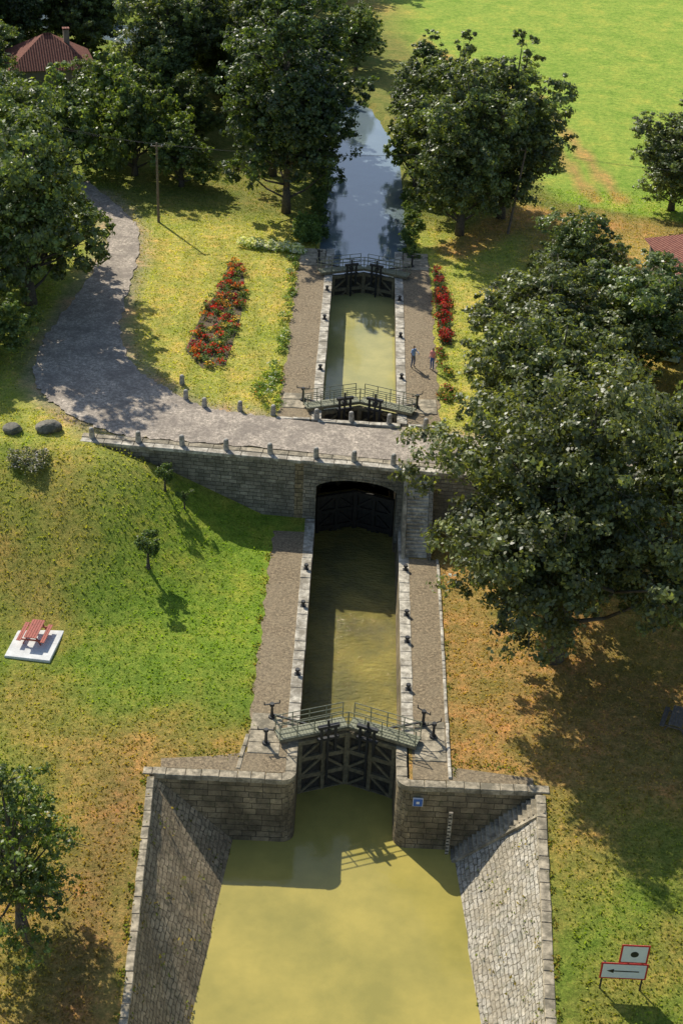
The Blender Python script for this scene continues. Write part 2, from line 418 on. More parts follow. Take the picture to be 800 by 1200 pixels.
sheet(mb,[(-3.6,62.72),(-6.0,62.72),(-10.9,62.72),(-11,63.5),(-8,63.9),(-6,64.4),(-3.6,63.9)],.022,M['gravel'])
sheet(mb,[(3.9,62.72),(3.9,63.9),(6.3,63.9),(11,63.3),(11,62.72)],.022,M['gravel'])
for sx in (-1,1):
    p=wob(sx*6.3,97.3,130.5)
    sheet(mb,([(sx*3.6,97.3),(sx*3.6,130.5)]+p[::-1]),5.03,M['gravel'])
o=mb.build('gravel_towpath',fix=False)
bm=bmesh.new();bm.from_mesh(o.data)
for f in bm.faces:
    f.normal_update()
    if f.normal.z<0:f.normal_flip()
bm.to_mesh(o.data);bm.free()
mb=MB();run(mb,(6.1,62.9),(6.1,86),.2,-.1,.12,M['coping'],1.0);run(mb,(-6.4,62.9),(-6.05,66),.25,-.1,.08,M['coping2'],1.0)
run(mb,(-6.4,97.3),(-3.8,97.3),.3,4.9,5.1,M['coping']);run(mb,(3.8,97.0),(6.4,97.0),.3,4.9,5.1,M['coping'])
for sx in (-1,1):
    run(mb,(sx*5,128.4),(sx*5,132.6),2.4,4.9,5.09,M['coping2'],1.2)
    run(mb,(sx*5,99),(sx*5,101.5),2.2,4.9,5.09,M['coping2'],1.2)
    run(mb,(sx*5.0,64.3),(sx*5.0,68),1.9 ,-.1,.075,M['coping2'],1.2)
mb.build('stone_kerbs')
# ------------------------------------------------------------ bridge
br=empty('road_bridge')
mb=MB()
def wallseg(x0,x1):
    n=max(1,int(abs(x1-x0)/3))
    for i in range(n):
        a=x0+(x1-x0)*i/n;b=x0+(x1-x0)*(i+1)/n
        A=[(a,float(wl(a))),(b,float(wl(b))),(b,float(wl(b))+1.1),(a,float(wl(a))+1.1)]
        mb.loft(V3(A,-1.5),V3(A,4.78),M['wall'],True)
wallseg(-20.6,-3.0);wallseg(3.0,21)
mb.build('retaining_wall',br)
mb=MB()
nx=16;front=[]
for i in range(nx+1):
    x=-3+6*i/nx;front.append((x,2.6+1.05*math.sqrt(max(0,1-(x/3.15)**2))))
def yb(x,k): return float(wl(x)) if k==0 else 97.0
vs=[];fs=[]
for i,(x,z) in enumerate(front):
    vs+=[(x,yb(x,0),z),(x,yb(x,0),4.78),(x,yb(x,1),z),(x,yb(x,1),4.78)]
    if i:
        k=4*i;fs+=[(k-4,k,k+1,k-3),(k-2,k-1,k+3,k+2),(k-4,k-2,k+2,k),(k-3,k+1,k+3,k-1)]
mb.add(vs,fs,M['wall'])
for i in range(nx):
    (x0,z0),(x1,z1)=front[i],front[i+1]
    y=float(wl(x0))
    vs=[(x0+.012,y-.05,z0),(x1-.012,y-.05,z1),(x1-.012,y-.05,z1+.38),(x0+.012,y-.05,z0+.38)]
    vs+=[(a,b+.1,c) for a,b,c in vs]
    mb.add(vs,[(0,1,2,3),(0,4,5,1),(1,5,6,2),(2,6,7,3),(3,7,4,0)],M['wall'])
mb.build('arch_span',br)
mb=MB()
run(mb,(-20.7,float(wl(-20.7))+.2),(21,float(wl(21))+.2),.62,4.78,5.03,M['coping'],1.2)
run(mb,(-20.7,float(wl(-20.7))+.85),(21,float(wl(21))+.85),.6,4.8,5.06,M['coping2'],1.6)
run(mb,(-3.2,97.1),(3.2,97.0),.5,4.5,5.1,M['coping'],1.2)
mb.build('parapet_coping',br)
mb=MB()
mb.box(-4.6,4.6,91.6,97,4.4,4.9,M['coping2']);mb.build('deck',br)
mb=MB()
for i in range(24):
    y=86.2+i*.18;z=.1+i*.205
    mb.bbox(3.75,5.3,y,y+.21,z-.5 if i>2 else 0,z,M['coping'],.015)
mb.loft([Vector((3.72,85.9,-.2)),Vector((3.72,90.4,-.2)),Vector((3.72,90.4,4.72)),Vector((3.72,85.9,.07))],[Vector((3.45,85.9,-.2)),Vector((3.45,90.4,-.2)),Vector((3.45,90.4,4.72)),Vector((3.45,85.9,.07))],M['coping2'])
mb.loft([Vector((5.6,85.9,-.2)),Vector((5.6,90.4,-.2)),Vector((5.6,90.4,5.)),Vector((5.6,85.9,.3))],[Vector((5.32,85.9,-.2)),Vector((5.32,90.4,-.2)),Vector((5.32,90.4,5.)),Vector((5.32,85.9,.3))],M['wall'])
mb.build('stone_stairs')
mb=MB();vs=[];fs=[]
for i in range(180):
    for j in range(5):
        p=lo[i]*(1-j/4)+up[i]*j/4;vs.append((p[0],p[1],5.085+.03*math.sin(j/4*math.pi)))
    if i:
        for j in range(4):
            k=5*i+j;fs.append((k-5,k-4,k+1,k))
mb.add(vs,fs,M['asphalt']);mb.build('road')
def bollard(x,y,h=.9,r=.22):
    z=H(x,y) if y>97.5 else 5.05
    b=MB();n=10
    prof=[(0,r*1.05),(.1,r),(h-.16,r*.86),(h-.05,r*.72),(h,r*.35)]
    rings=[[Vector((rr*math.cos(2*math.pi*i/n),rr*math.sin(2*math.pi*i/n),zz)) for i in range(n)] for zz,rr in prof]
    for a,c in zip(rings,rings[1:]): b.loft(a,c,M['bollard'],False)
    b.add(rings[-1],[tuple(range(n))],M['bollard'])
    o=b.build('stone_bollard');o.location=(x,y,z-.02);o.rotation_euler=(random.uniform(-.05,.05),random.uniform(-.05,.05),random.random()*3)
for x in (-19.9,-16.4,-13.1,-9.8,-6.5,-3.1,-.3,2.6): bollard(x,float(wl(x))+.55)
for x,y in ((-14.3,102.2),(-13.7,99.6),(-12.1,98.4),(-9.3,98.2),(-6.7,97.8),(-3.3,97.35),(-.6,97.2),(2.3,97.1),(5.1,96.7)): bollard(x,y)
for x,y,z in [(-3.35,72,.06),(-3.35,79.5,.06),(-3.35,84.0,.06),(3.75,71,.06),(3.75,76,.06),(3.75,79,.06),(3.75,84.5,.06),(-3.35,106,5.08),(-3.35,116,5.08),(-3.35,122.5,5.08),(3.35,105,5.08),(3.35,113,5.08),(3.35,121,5.08)]:
    b=MB();b.cyl((0,0,0),(0,0,.3),.13,.1,M['iron'],10);b.cyl((0,0,.3),(0,0,.42),.17,.15,M['iron'],10);b.box(-.2,.2,-.18,.18,-.01,.03,M['iron'])
    o=b.build('mooring_bollard');o.location=(x,y,z)
# ------------------------------------------------------------ lock gates
def lock_gate(yh,zt,zb,walk=True):
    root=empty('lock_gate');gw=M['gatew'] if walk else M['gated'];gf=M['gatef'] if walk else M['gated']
    for sx in (-1,1):
        hin=Vector((sx*3.02,yh,0));apex=Vector((0.01*sx,yh+1.15,0));d=(apex-hin);L=d.length;d.normalize()
        n=Vector((d.y*sx*-1,d.x*sx*1,0))
        if n.y<0:n=-n
        Mx=Matrix(((d.x,n.x,0,hin.x),(d.y,n.y,0,hin.y),(0,0,1,0),(0,0,0,1)))
        b=MB();k=0;s=0.05
        while s<L-.05:
            w=min(.26,L-.05-s);b.box(s+.006,s+w-.006,.0,.1+.01*(k%2),zb,zt-.05,gw,Mx);s+=w;k+=1
        hts=[zt-.18,zt-1.5,zt-2.9,zt-4.3]
        for z in hts: b.box(.0,L,-.2,-.003,z-.15,z+.15,gf,Mx)
        for s in (.0,L/2-.11,L-.24): b.box(s,s+.24,-.235,-.004,zb,zt+.02,gf,Mx)
        for j in range(3):
            z1=hts[j]-.15;z0=hts[j+1]+.15
            b.beam((.24,-.11,z0),(L/2-.11,-.11,z1),.16,.16,gf,M=Mx,up=(n.x,n.y,0))
            b.beam((L/2+.13,-.12,z1),(L-.24,-.12,z0),.16,.16,gf,M=Mx,up=(n.x,n.y,0))
        b.build('gate_leaf',root)
        if not walk: continue
        b=MB();zw=zt+.42
        s0=-1.2;y0,y1=-.15,.85
        s=s0
        while s<L:
            b.box(s+.01,min(L,s+.2)-.01,y0,y1,zw-.05,zw,M['rail'],Mx);s+=.2
        for yy in (y0,y1): b.box(s0,L,yy-.04,yy+.04,zw-.22,zw-.052,M['gatef'],Mx)
        for yy in (y0+.02,y1-.02):
            m=5
            for i in range(m):
                s=s0+.05+(L-s0-.1)*i/(m-1);b.cyl((s,yy,zw-.2),(s,yy,zw+1.12),.035,.035,M['rail'],6,Mx)
            for hh in (.4,.76,1.12): b.cyl((s0+.05,yy,zw+hh),(L-.03,yy,zw+hh),.03,.03,M['rail'],6,Mx)
        b.build('walkway',root)
        b=MB()
        for s in (1.25,2.15): b.box(s,s+.16,-.62,-.46,zt-.9,zt+1.15,M['iron'],Mx)
        b.box(1.1,2.45,-.66,-.42,zt+1.0,zt+1.2,M['iron'],Mx)
        b.box(1.1,2.45,-.64,-.44,zt+.1,zt+.26,M['iron'],Mx)
        b.box(1.68,1.82,-.6,-.5,zt-3,zt+1.6,M['iron'],Mx)
        b.cyl((1.75,-.66,zt+.7),(1.75,-.3,zt+.7),.2,.2,M['iron'],10,Mx)
        for s in (1.3,2.2): b.box(s,s+.1,-.5,.0,zt-.3,zt-.2,M['iron'],Mx)
        b.build('paddle_gear',root)
    return root
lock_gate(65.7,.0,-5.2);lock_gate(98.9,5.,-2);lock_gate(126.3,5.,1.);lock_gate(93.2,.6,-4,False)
def winch(x,y,z):
    b=MB();b.cyl((0,0,0),(0,0,.12),.24,.2,M['iron'],10);b.cyl((0,0,.1),(0,0,.95),.11,.07,M['iron'],8)
    b.cyl((0,0,.95),(0,0,1.12),.16,.14,M['iron'],10);b.beam((-.5,0,1.08),(.5,0,1.08),.06,.06,M['iron']);b.cyl((.48,0,1.05),(.48,0,1.3),.035,.035,M['iron'],6);b.cyl((-.48,0,1.05),(-.48,0,1.3),.035,.035,M['iron'],6)
    b.beam((0,-.12,.2),(0,-.12,1.),.06,.03,M['iron'])
    o=b.build('gate_winch');o.location=(x,y,z);o.rotation_euler[2]=random.random()*3
for x,y,z in [(-4.7,67.6,.07),(4.6,67.6,.07),(5.2,66.5,.07),(-4.5,100.3,5.09),(4.5,100,5.09),(-4.4,129.5,5.09),(4.6,129.2,5.09),(-4.9,65.2,.07)]: winch(x,y,z)
b=MB()
for sx in (-1,1):
    for y,z in ((67.6,.3),(100.2,5.3),(128.6,5.3)): b.beam((sx*4.6,y,z),(sx*1.9,y-.9,z-.05),.12,.1,M['iron'])
b.build('gate_rack_bars')
# ------------------------------------------------------------ water
def wsheet(name,poly,z,mat):
    b=MB();b.add([(x,y,z) for x,y in poly],[tuple(range(len(poly)))],mat);o=b.build(name,fix=False)
    if o.data.polygons[0].normal.z<0:o.data.flip_normals()
wsheet('pool_water',[(-10,-80),(10,-80),(10,62.4),(3.2,62.4),(3.2,65.9),(0,67.0),(-3.2,65.9),(-3.2,62.4),(-10,62.4)],-4.2,M['waterlow'])
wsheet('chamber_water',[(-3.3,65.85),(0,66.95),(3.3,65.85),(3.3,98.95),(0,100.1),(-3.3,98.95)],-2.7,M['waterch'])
wsheet('upper_chamber_water',[(-3.1,98.9),(0,100.1),(3.1,98.9),(3.1,126.4),(0,127.5),(-3.1,126.4)],2.9,M['waterup'])
b=MB();vs=[];fs=[]
P=resamp([(0,129),(-.3,150),(-1,168),(-4,182),(-12,196),(-24,207),(-45,221),(-90,242),(-300,300)],60)
for i,p in enumerate(P):
    t=P[min(i+1,59)]-P[max(i-1,0)];t/=np.linalg.norm(t);n=np.array((-t[1],t[0]))
    vs+=[(*(p+n*6.2),4.4),(*(p-n*6.2),4.4)]
    if i:fs.append((2*i-2,2*i-1,2*i+1,2*i))
vs[0]=(-3.05,132,4.4);vs[1]=(3.05,132,4.4)
k=len(vs);vs+=[(-3.05,126.4,4.4),(0,127.5,4.4),(3.05,126.4,4.4)];fs.append((k,k+1,k+2,1,0))
b.add(vs,fs,M['waterpd']);b.build('canal_water')
# ------------------------------------------------------------ foliage
def leafmesh(me_name,pos,nrm,size,col,rng,mats,aspect=.6,extra=None):
    n=len(pos)
    a=np.cross(nrm,rng.normal(size=(n,3)));a/=np.linalg.norm(a,axis=1)[:,None]+1e-9
    b=np.cross(nrm,a);b/=np.linalg.norm(b,axis=1)[:,None]+1e-9
    s=size[:,None]
    V=np.stack([pos-a*s,pos+b*s*aspect+nrm*s*.15,pos+a*s,pos-b*s*aspect+nrm*s*.15],1).reshape(-1,3)
    F=np.arange(4*n).reshape(n,4)
    C=np.repeat(col,4,0)
    if extra:
        ev=np.array(extra.v);V=np.vstack([V,ev])
    me=D.meshes.new(me_name)
    loops=[F.ravel()];tot=[np.full(n,4)];mi=[np.zeros(n,int)]
    if extra:
        ef=extra.f;loops.append(np.array([i+4*n for f in ef for i in f]));tot.append(np.array([len(f) for f in ef]));mi.append(np.ones(len(ef),int))
        C=np.vstack([C,np.full((len(ev),3),.1)])
    loops=np.concatenate(loops);tot=np.concatenate(tot);mi=np.concatenate(mi)
    me.vertices.add(len(V));me.vertices.foreach_set('co',V.astype(np.float32).ravel())
    me.loops.add(len(loops));me.loops.foreach_set('vertex_index',loops.astype(np.int32))
    me.polygons.add(len(tot));st=np.concatenate([[0],np.cumsum(tot)[:-1]])
    me.polygons.foreach_set('loop_start',st.astype(np.int32))
    me.polygons.foreach_set('material_index',mi.astype(np.int32))
    me.update(calc_edges=True)
    at=me.color_attributes.new('lc','FLOAT_COLOR','POINT')
    at.data.foreach_set('color',np.concatenate([C,np.ones((len(C),1))],1).astype(np.float32).ravel())
    for m in mats: me.materials.append(m)
    return me
def tree_mesh(name,Ht,R,seed,lobes=26,leaves=30000,ls=.2,base=.3,col=(.055,.085,.022),taper=0.,irr=.22):
    rng=np.random.RandomState(seed)
    cz=Ht*(base+(1-base)/2);rz=Ht*(1-base)/2
    u=rng.normal(size=(lobes,3));u/=np.linalg.norm(u,axis=1)[:,None]
    rad=rng.uniform(.3,.9,lobes)
    lr=R*rng.uniform(.16,.38,lobes)
    c=u*rad[:,None]
    az_=np.arctan2(u[:,1],u[:,0]);f1=1+irr*np.sin(2*az_+seed)+irr*.7*np.sin(3*az_+seed*2.3+u[:,2]*4)
    prof=(1-taper*np.clip((c[:,2]+.2),0,1))*f1
    C=np.stack([c[:,0]*R*prof,c[:,1]*R*prof,cz+c[:,2]*rz*(1+irr*.35*np.sin(az_*2+seed))*.95],1)
    lr*=(1-taper*.45*np.clip(c[:,2],0,1))
    C[:,2]=np.maximum(C[:,2],lr*.75+.25)
    w=lr**2;nl=(leaves*w/w.sum()).astype(int)
    P=[];Nn=[];Cc=[];Sz=[]
    basec=np.array(col)
    for i in range(lobes):
        k=max(10,int(30*(lr[i]/(R*.33))**2))
        d=rng.normal(size=(k,3));d/=np.linalg.norm(d,axis=1)[:,None]
        sc=C[i]+d*lr[i]*rng.uniform(.5,1.22,(k,1))*np.array([1,1,.8])
        sr=lr[i]*rng.uniform(.13,.29,k)
        tint=rng.uniform(.6,1.45,k)*rng.uniform(.8,1.2)
        idx=rng.randint(0,k,nl[i])
        q=rng.normal(size=(nl[i],3));q/=np.linalg.norm(q,axis=1)[:,None]
        rr=rng.uniform(.2,1.2,(nl[i],1))
        p=sc[idx]+q*rr*sr[idx][:,None]*np.array([1.15,1.15,.75])
        p[:,2]=np.maximum(p[:,2],.1+rng.rand(nl[i])*.3)
        out=(p-C[i]);out/=np.linalg.norm(out,axis=1)[:,None]+1e-9
        nn=out*.6+q*.5+rng.normal(size=(nl[i],3))*.55+np.array([0,0,.35]);nn/=np.linalg.norm(nn,axis=1)[:,None]
        P.append(p);Nn.append(nn)
        t=(tint[idx]*rng.uniform(.7,1.35,nl[i]))[:,None]
        yl=rng.uniform(0,1,(nl[i],1))**3
        Cc.append(basec*t*(1+yl*np.array([.7,.45,.1])));Sz.append(ls*rng.uniform(.55,1.25,nl[i]))
    P=np.vstack(P);Nn=np.vstack(Nn);Cc=np.vstack(Cc);Sz=np.concatenate(Sz)
    ex=MB();tr=R*.05+.08
    lean=rng.uniform(-.03,.03,2)*Ht
    pts=[Vector((lean[0]*t*t,lean[1]*t*t,Ht*.85*t)) for t in np.linspace(0,1,8)]
    for i in range(7):
        r0=tr*(1.35 if i==0 else 1)*(1-i/7.5);r1=tr*(1-(i+1)/7.5)
        ex.cyl(pts[i],pts[i+1],r0,r1,M['bark'],8)
    for i in range(lobes):
        tz=min(.8,max(max(base,.12)*.55/.85,(C[i][2]-R*.45)/(Ht*.85)));j=min(6,int(tz*7));p0=pts[j].lerp(pts[j+1],tz*7-j)
        p1=Vector(C[i]);mid=p0.lerp(p1,.5)+Vector((0,0,-.08*(p1-p0).length))
        rr=tr*.38*(1-tz*.5);ex.cyl(p0,mid,rr,rr*.65,M['bark'],6);ex.cyl(mid,p1,rr*.65,rr*.25,M['bark'],5)
        for _ in range(3):
            q=Vector(C[i]+rng.normal(size=3)*lr[i]*.5);ex.cyl(p1.lerp(mid,rng.rand()*.4),q,rr*.22,.015,M['bark'],4)
    return leafmesh(name,P,Nn,Sz,Cc,rng,[M['leaf'],M['bark']],.62,ex)
def put(mesh,name,x,y,z=None,s=1.,sz=None,rot=None,parent=None):
    o=D.objects.new(name,mesh);o.location=(x,y,(H(x,y) if z is None else z)-.05)
    o.scale=(s,s,sz or s);o.rotation_euler[2]=rot if rot is not None else random.uniform(0,6.28)
    return link(o,parent)
tA=tree_mesh('lime_tree',19,9.0,11,70,92000,.165,.0,(.115,.142,.058),0,.08)
tB=tree_mesh('lime_tree_b',14,7.6,12,50,52000,.18,.05,(.125,.16,.062),0,.14)
tC=tree_mesh('oak_tree',15,6.8,13,48,44000,.19,.05,(.11,.155,.052))
tD=tree_mesh('alder_tree',23,6.4,14,66,58000,.2,.05,(.072,.112,.038),.45)
tE=tree_mesh('acacia_tree',20.5,6.4,15,58,50000,.19,.08,(.125,.17,.065),.25)
tF=tree_mesh('small_tree',9,4.8,16,34,26000,.17,.06,(.13,.19,.055))
tG=tree_mesh('sapling',3.4,1.15,17,12,3000,.09,.2,(.11,.17,.045))
tH=tree_mesh('ash_tree',10,3.7,18,36,15000,.11,.05,(.11,.165,.04),.4)
put(tA,'lime_tree',13.3,74.8,rot=.4,s=1.07)
put(tB,'lime_tree',22.5,84,rot=1,s=1.1)
put(tB,'lime_tree',14.6,104,rot=2.2,s=1.,sz=.8)
put(tC,'lime_tree',22.5,108,rot=.2,s=1.0,sz=.72)
put(tB,'lime_tree',14.0,92.0,rot=4.2,s=.97,sz=.95)
put(tB,'lime_tree',32,97,rot=4,s=1.)
put(tC,'lime_tree',20,122,rot=5,s=.7,sz=.6)
put(tC,'oak_tree',-29.5,116.5,rot=.5,s=1.15)
put(tC,'oak_tree',-35,127,rot=2.5,s=1.1)
put(tC,'oak_tree',-36,109,rot=4.5,s=1.0,sz=.8)
put(tF,'oak_tree',-32,104.5,rot=1.5,s=.9,sz=.8)
put(tF,'fruit_tree',-33,152,rot=.5,s=1.25)
put(tF,'fruit_tree',-25.5,152,rot=1.5,s=1.0,sz=1.3)
put(tF,'fruit_tree',-20,149,rot=3.1,s=.85,sz=.8)
put(tF,'fruit_tree',-29,161,rot=2,s=1.2)
put(tD,'alder_tree',-8.3,142.5,rot=.3,s=1.03)
put(tD,'alder_tree',-10.5,154,rot=1.9,s=1.05)
put(tD,'alder_tree',-8.8,167,rot=3.2,s=.95)
put(tE,'acacia_tree',9.6,138.5,rot=.8,s=.97)
put(tE,'acacia_tree',14.2,144,rot=2.6,s=1.)
put(tE,'acacia_tree',9.,151,rot=3.6,s=.9)
put(tF,'acacia_tree',5.3,152,rot=2.6,s=.8,sz=1.1)
put(tD,'alder_tree',6.5,168,rot=4.4,s=.7,sz=.6)
put(tE,'acacia_tree',33.0,149,rot=4.1,s=.85,sz=.66)
put(tF,'acacia_tree',39,146,rot=1.1,s=1.2)
put(tH,'ash_tree',-16.4,50.4,rot=.8,s=1.05)
put(tG,'sapling',-14.2,81.3)
put(tG,'sapling',-14,89,s=.75);put(tG,'sapling',-12.5,88.2,s=.55)
wd=empty('distant_woodland')
rw=np.random.RandomState(5)
for i in range(80):
    y=rw.uniform(166,262);x=rw.uniform(-75,-2) if y>200 else rw.uniform(-75,-13)
    sc=rw.uniform(.7,1.);kk=rw.randint(4)
    if dcl(np.array([x]),np.array([y]))[0]<8.: continue
    if abs(x+40)<9 and abs(y-179)<12: continue
    put([tC,tD,tE,tF][kk],'woodland_tree',x,y,s=sc,parent=wd)
for x,y,s in ((-48,150,.9),(-45,138,.8),(-50,165,.9),(-14,176,.8),(-17,185,.85),(-10,190,.8),(-2,200,.6),(-41,158,.6),(-47,171,.75),(-24,170,.7),(-21,163,.55),(-33,171,.5),(-41,168,.42),(-60,140,1.),(-55,128,.9)): put(tC,'woodland_tree',x,y,s=s,parent=wd)
def bed(name,poly,n,h,cols,ls,seed,z0=5.03,green=(.06,.1,.025),ratio=.45,per=90):
    rng=np.random.RandomState(seed);poly=np.array(poly,float)
    mn=poly.min(0);mx=poly.max(0)
    def ip(p):
        r=False
        for i in range(len(poly)):
            a=poly[i];b=poly[(i+1)%len(poly)]
            if (a[1]>p[1])!=(b[1]>p[1]) and p[0]<(b[0]-a[0])*(p[1]-a[1])/(b[1]-a[1])+a[0]: r=not r
        return r
    k=max(6,int(n/per));cs=[]
    while len(cs)<k:
        p=rng.uniform(mn,mx)
        if ip(p):cs.append(p)
    cs=np.array(cs);ci=rng.randint(0,len(cols),k);hh=h*rng.uniform(.4,1.15,k)
    idx=rng.randint(0,k,n);q=rng.normal(size=(n,3))*np.array([.22,.22,.0])
    P=np.zeros((n,3));P[:,:2]=cs[idx]+q[:,:2];P[:,2]=z0+hh[idx]*rng.uniform(.1,1.,n)**.6*np.exp(-(q[:,:2]**2).sum(1)*2)
    top=(P[:,2]-z0)>hh[idx]*.45
    fl=top&(rng.rand(n)<ratio)
    C=np.array(green)*rng.uniform(.6,1.5,(n,1));cc=np.array(cols)[ci[idx]]*rng.uniform(.7,1.25,(n,1));C[fl]=cc[fl]
    nn=rng.normal(size=(n,3))*.6+np.array([0,0,.8]);nn/=np.linalg.norm(nn,axis=1)[:,None]
    me=leafmesh(name,P,nn,ls*rng.uniform(.6,1.3,n),C,rng,[M['petal']],.8)
    return link(D.objects.new(name,me))
mb=MB()
bl=[(-12.9,128.6),(-11.6,127),(-10.7,121),(-10.8,114),(-11.2,106),(-13,105.2),(-14.8,108.5),(-14.2,116),(-13.2,122)]
brr=[(6.7,129),(7.5,128),(7.9,120),(7.8,112),(6.9,112),(6.6,120)]
sheet(mb,bl,5.035,M['soil']);sheet(mb,brr,5.035,M['soil']);mb.build('flowerbed_soil',fix=False)
bed('flower_bed',bl,8500,.7,[(.75,.05,.02),(.6,.03,.03),(.85,.28,.04),(.4,.02,.05),(.8,.58,.14),(.16,.25,.06),(.16,.25,.06)],.09,1,ratio=.65,per=60,green=(.12,.18,.05))
bed('flower_bed',brr,3800,.9,[(.5,.012,.03),(.42,.012,.02),(.6,.1,.04),(.12,.17,.04)],.085,2,ratio=.7,per=60)
bed('white_flower_hedge',[(-12.3,133.6),(-6,132),(-6,130.9),(-12.3,132.4)],6500,.8,[(.85,.85,.7),(.85,.85,.5)],.1,3,green=(.34,.44,.12),ratio=.75)
bed('border_plants',[(-6.5,130),(-6.5,98.5),(-7.2,98.5),(-8.4,101),(-8.2,104),(-7.2,107),(-7.0,130)],3800,.6,[(.7,.7,.6),(.7,.7,.1),(.55,.2,.1),(.2,.3,.06)],.085,4,green=(.20,.30,.06),ratio=.35,per=60)
bed('border_plants',[(6.5,100),(7.6,100),(7.6,111),(6.5,111)],1500,.6,[(.6,.4,.1),(.6,.1,.1)],.09,5,green=(.14,.22,.04),ratio=.3)
bed('lavender_bush',[(-25.3,87.6),(-22.6,87.6),(-22.6,90),(-25.3,90)],3000,.9,[(.5,.45,.45),(.6,.55,.5)],.08,6,z0=H(-24,89),green=(.18,.2,.09),ratio=.3)
bed('canal_side_bush',[(-6.7,133.5),(-4.7,133.5),(-4.7,138),(-7,138)],6000,2.,[(.16,.24,.06)],.13,7,green=(.14,.21,.06))
bed('bank_reeds',[(3.9,131.5),(5.3,131.5),(6.8,160),(4.2,160)],7000,1.1,[(.16,.22,.06)],.13,8,z0=4.6,green=(.12,.18,.05))
bed('bank_reeds',[(-3.9,136),(-5.5,136),(-6.5,165),(-4.6,165)],7000,1.1,[(.16,.22,.06)],.13,9,z0=4.6,green=(.12,.18,.05))
# grass tufts
def tuftmesh(name,x,y,z,c,h,w,rng):
    n=len(x);a=rng.uniform(0,6.28,n)
    dx=np.cos(a)*w;dy=np.sin(a)*w;lx=rng.uniform(-.06,.06,n);ly=rng.uniform(-.06,.06,n)
    V=np.stack([np.stack([x-dx,y-dy,z-.02],1),np.stack([x+dx,y+dy,z-.02],1),np.stack([x+lx,y+ly,z+h],1),
                np.stack([x+lx*1.6-dx*.5,y+ly*1.6-dy,z+h*.7],1)],1).reshape(-1,3)
    me=D.meshes.new(name);me.vertices.add(4*n);me.vertices.foreach_set('co',V.astype(np.float32).ravel())
    me.loops.add(4*n);me.loops.foreach_set('vertex_index',np.arange(4*n,dtype=np.int32))
    me.polygons.add(n);me.polygons.foreach_set('loop_start',np.arange(0,4*n,4,dtype=np.int32));me.update(calc_edges=True)
    at=me.color_attributes.new('lc','FLOAT_COLOR','POINT');C=np.repeat(c,4,0)
    at.data.foreach_set('color',np.concatenate([C,np.ones((len(C),1))],1).astype(np.float32).ravel())
    me.materials.append(M['tuft']);link(D.objects.new(name,me))
def tufts():
    rng=np.random.RandomState(9);n=150000
    x=rng.uniform(-34,34,n);y=42+ (rng.rand(n)**1.3)*112
    k=np.ones(n,bool)
    k&=~((np.abs(x)<6.35)&(y>62.3)&(y<131));k&=~((np.abs(x)<11.75)&(y<=63.9))
    k&=~((np.abs(y-wl(x)-.5)<.75)&(np.abs(x)<21.5));k&=dcl(x,y)>4.6
    loy=np.interp(x,[-23.3,-18.5,-6.9,4.4,26,40],[97.2,93.6,92.35,91.35,90.2,90]);upy=np.interp(x,[-21,-18.6,-15.4,-12.4,-9,-4,5.2,26,40],[122,105.2,101.2,98.6,97.7,96.85,95.9,95,94.6])
    k&=~((y>loy-.1)&(y<upy+.1)&(x>-23.3))
    k&=~((x>-27.2)&(x<np.interp(y,[97,101,105,112,122,130,137,149],[-14,-15.4,-18.6,-20.8,-21.5,-21.8,-23.4,-30]))&(y>97)&(y<150))
    k&=~((np.abs(x+20.6)<1.8)&(np.abs(y-74)<2.2))
    x=x[k];y=y[k];n=len(x);z=hz(x,y);c=gcol(x,y)*rng.uniform(.5,1.5,(n,1))*np.array([1.,1.05,.9])
    tuftmesh('grass_tufts',x,y,z,c,rng.uniform(.05,.14,n)*np.where(rng.rand(n)<.06,1.9,1),rng.uniform(.04,.09,n),rng)
    X=[];Y=[];Z=[]
    def line(p,q,n,sp):
        t=rng.rand(n);keep=(np.sin(t*37+p[0])+np.sin(t*91+p[1])+rng.normal(size=n)*.5)>.3
        xx=p[0]+(q[0]-p[0])*t+rng.normal(size=n)*sp;yy=p[1]+(q[1]-p[1])*t+rng.normal(size=n)*sp
        X.append(xx[keep]);Y.append(yy[keep]);Z.append(hz(xx,yy)[keep])
    for s in (-1,1):
        line((s*11.72,62),(s*10.7,45),900,.12);line((s*10.4,64),(s*6.6,64.3),200,.2)
    line((-6.15,66),(-6.15,88),900,.14);line((6.35,63),(6.35,86),500,.1);line((-6.5,98),(-6.5,130),600,.15)
    for s in (-1,1):
        n=900;t=rng.rand(n)**1.5;yy=rng.uniform(45,61,n)
        xt=np.interp(yy,[45,54,62.3],[10.25,10.8,11.3]);xb=np.interp(yy,[45,54,62.3],[7.5,6.7,6.0])
        cl=np.sin(yy*2.1)*np.sin(t*11+yy)>.35
        X.append((s*(xt+(xb-xt)*t))[cl]);Y.append(yy[cl]);Z.append((-.1-4.5*t)[cl])
    x=np.concatenate(X);y=np.concatenate(Y);z=np.concatenate(Z);n=len(x)
    c=np.array((.17,.21,.055))[None,:]*rng.uniform(.5,1.7,(n,1))*np.where(rng.rand(n,1)<.4,np.array([[1.9,1.2,1.2]]),1)
    tuftmesh('edge_weeds',x,y,z,c,rng.uniform(.05,.16,n),rng.uniform(.04,.09,n),rng)
tufts()
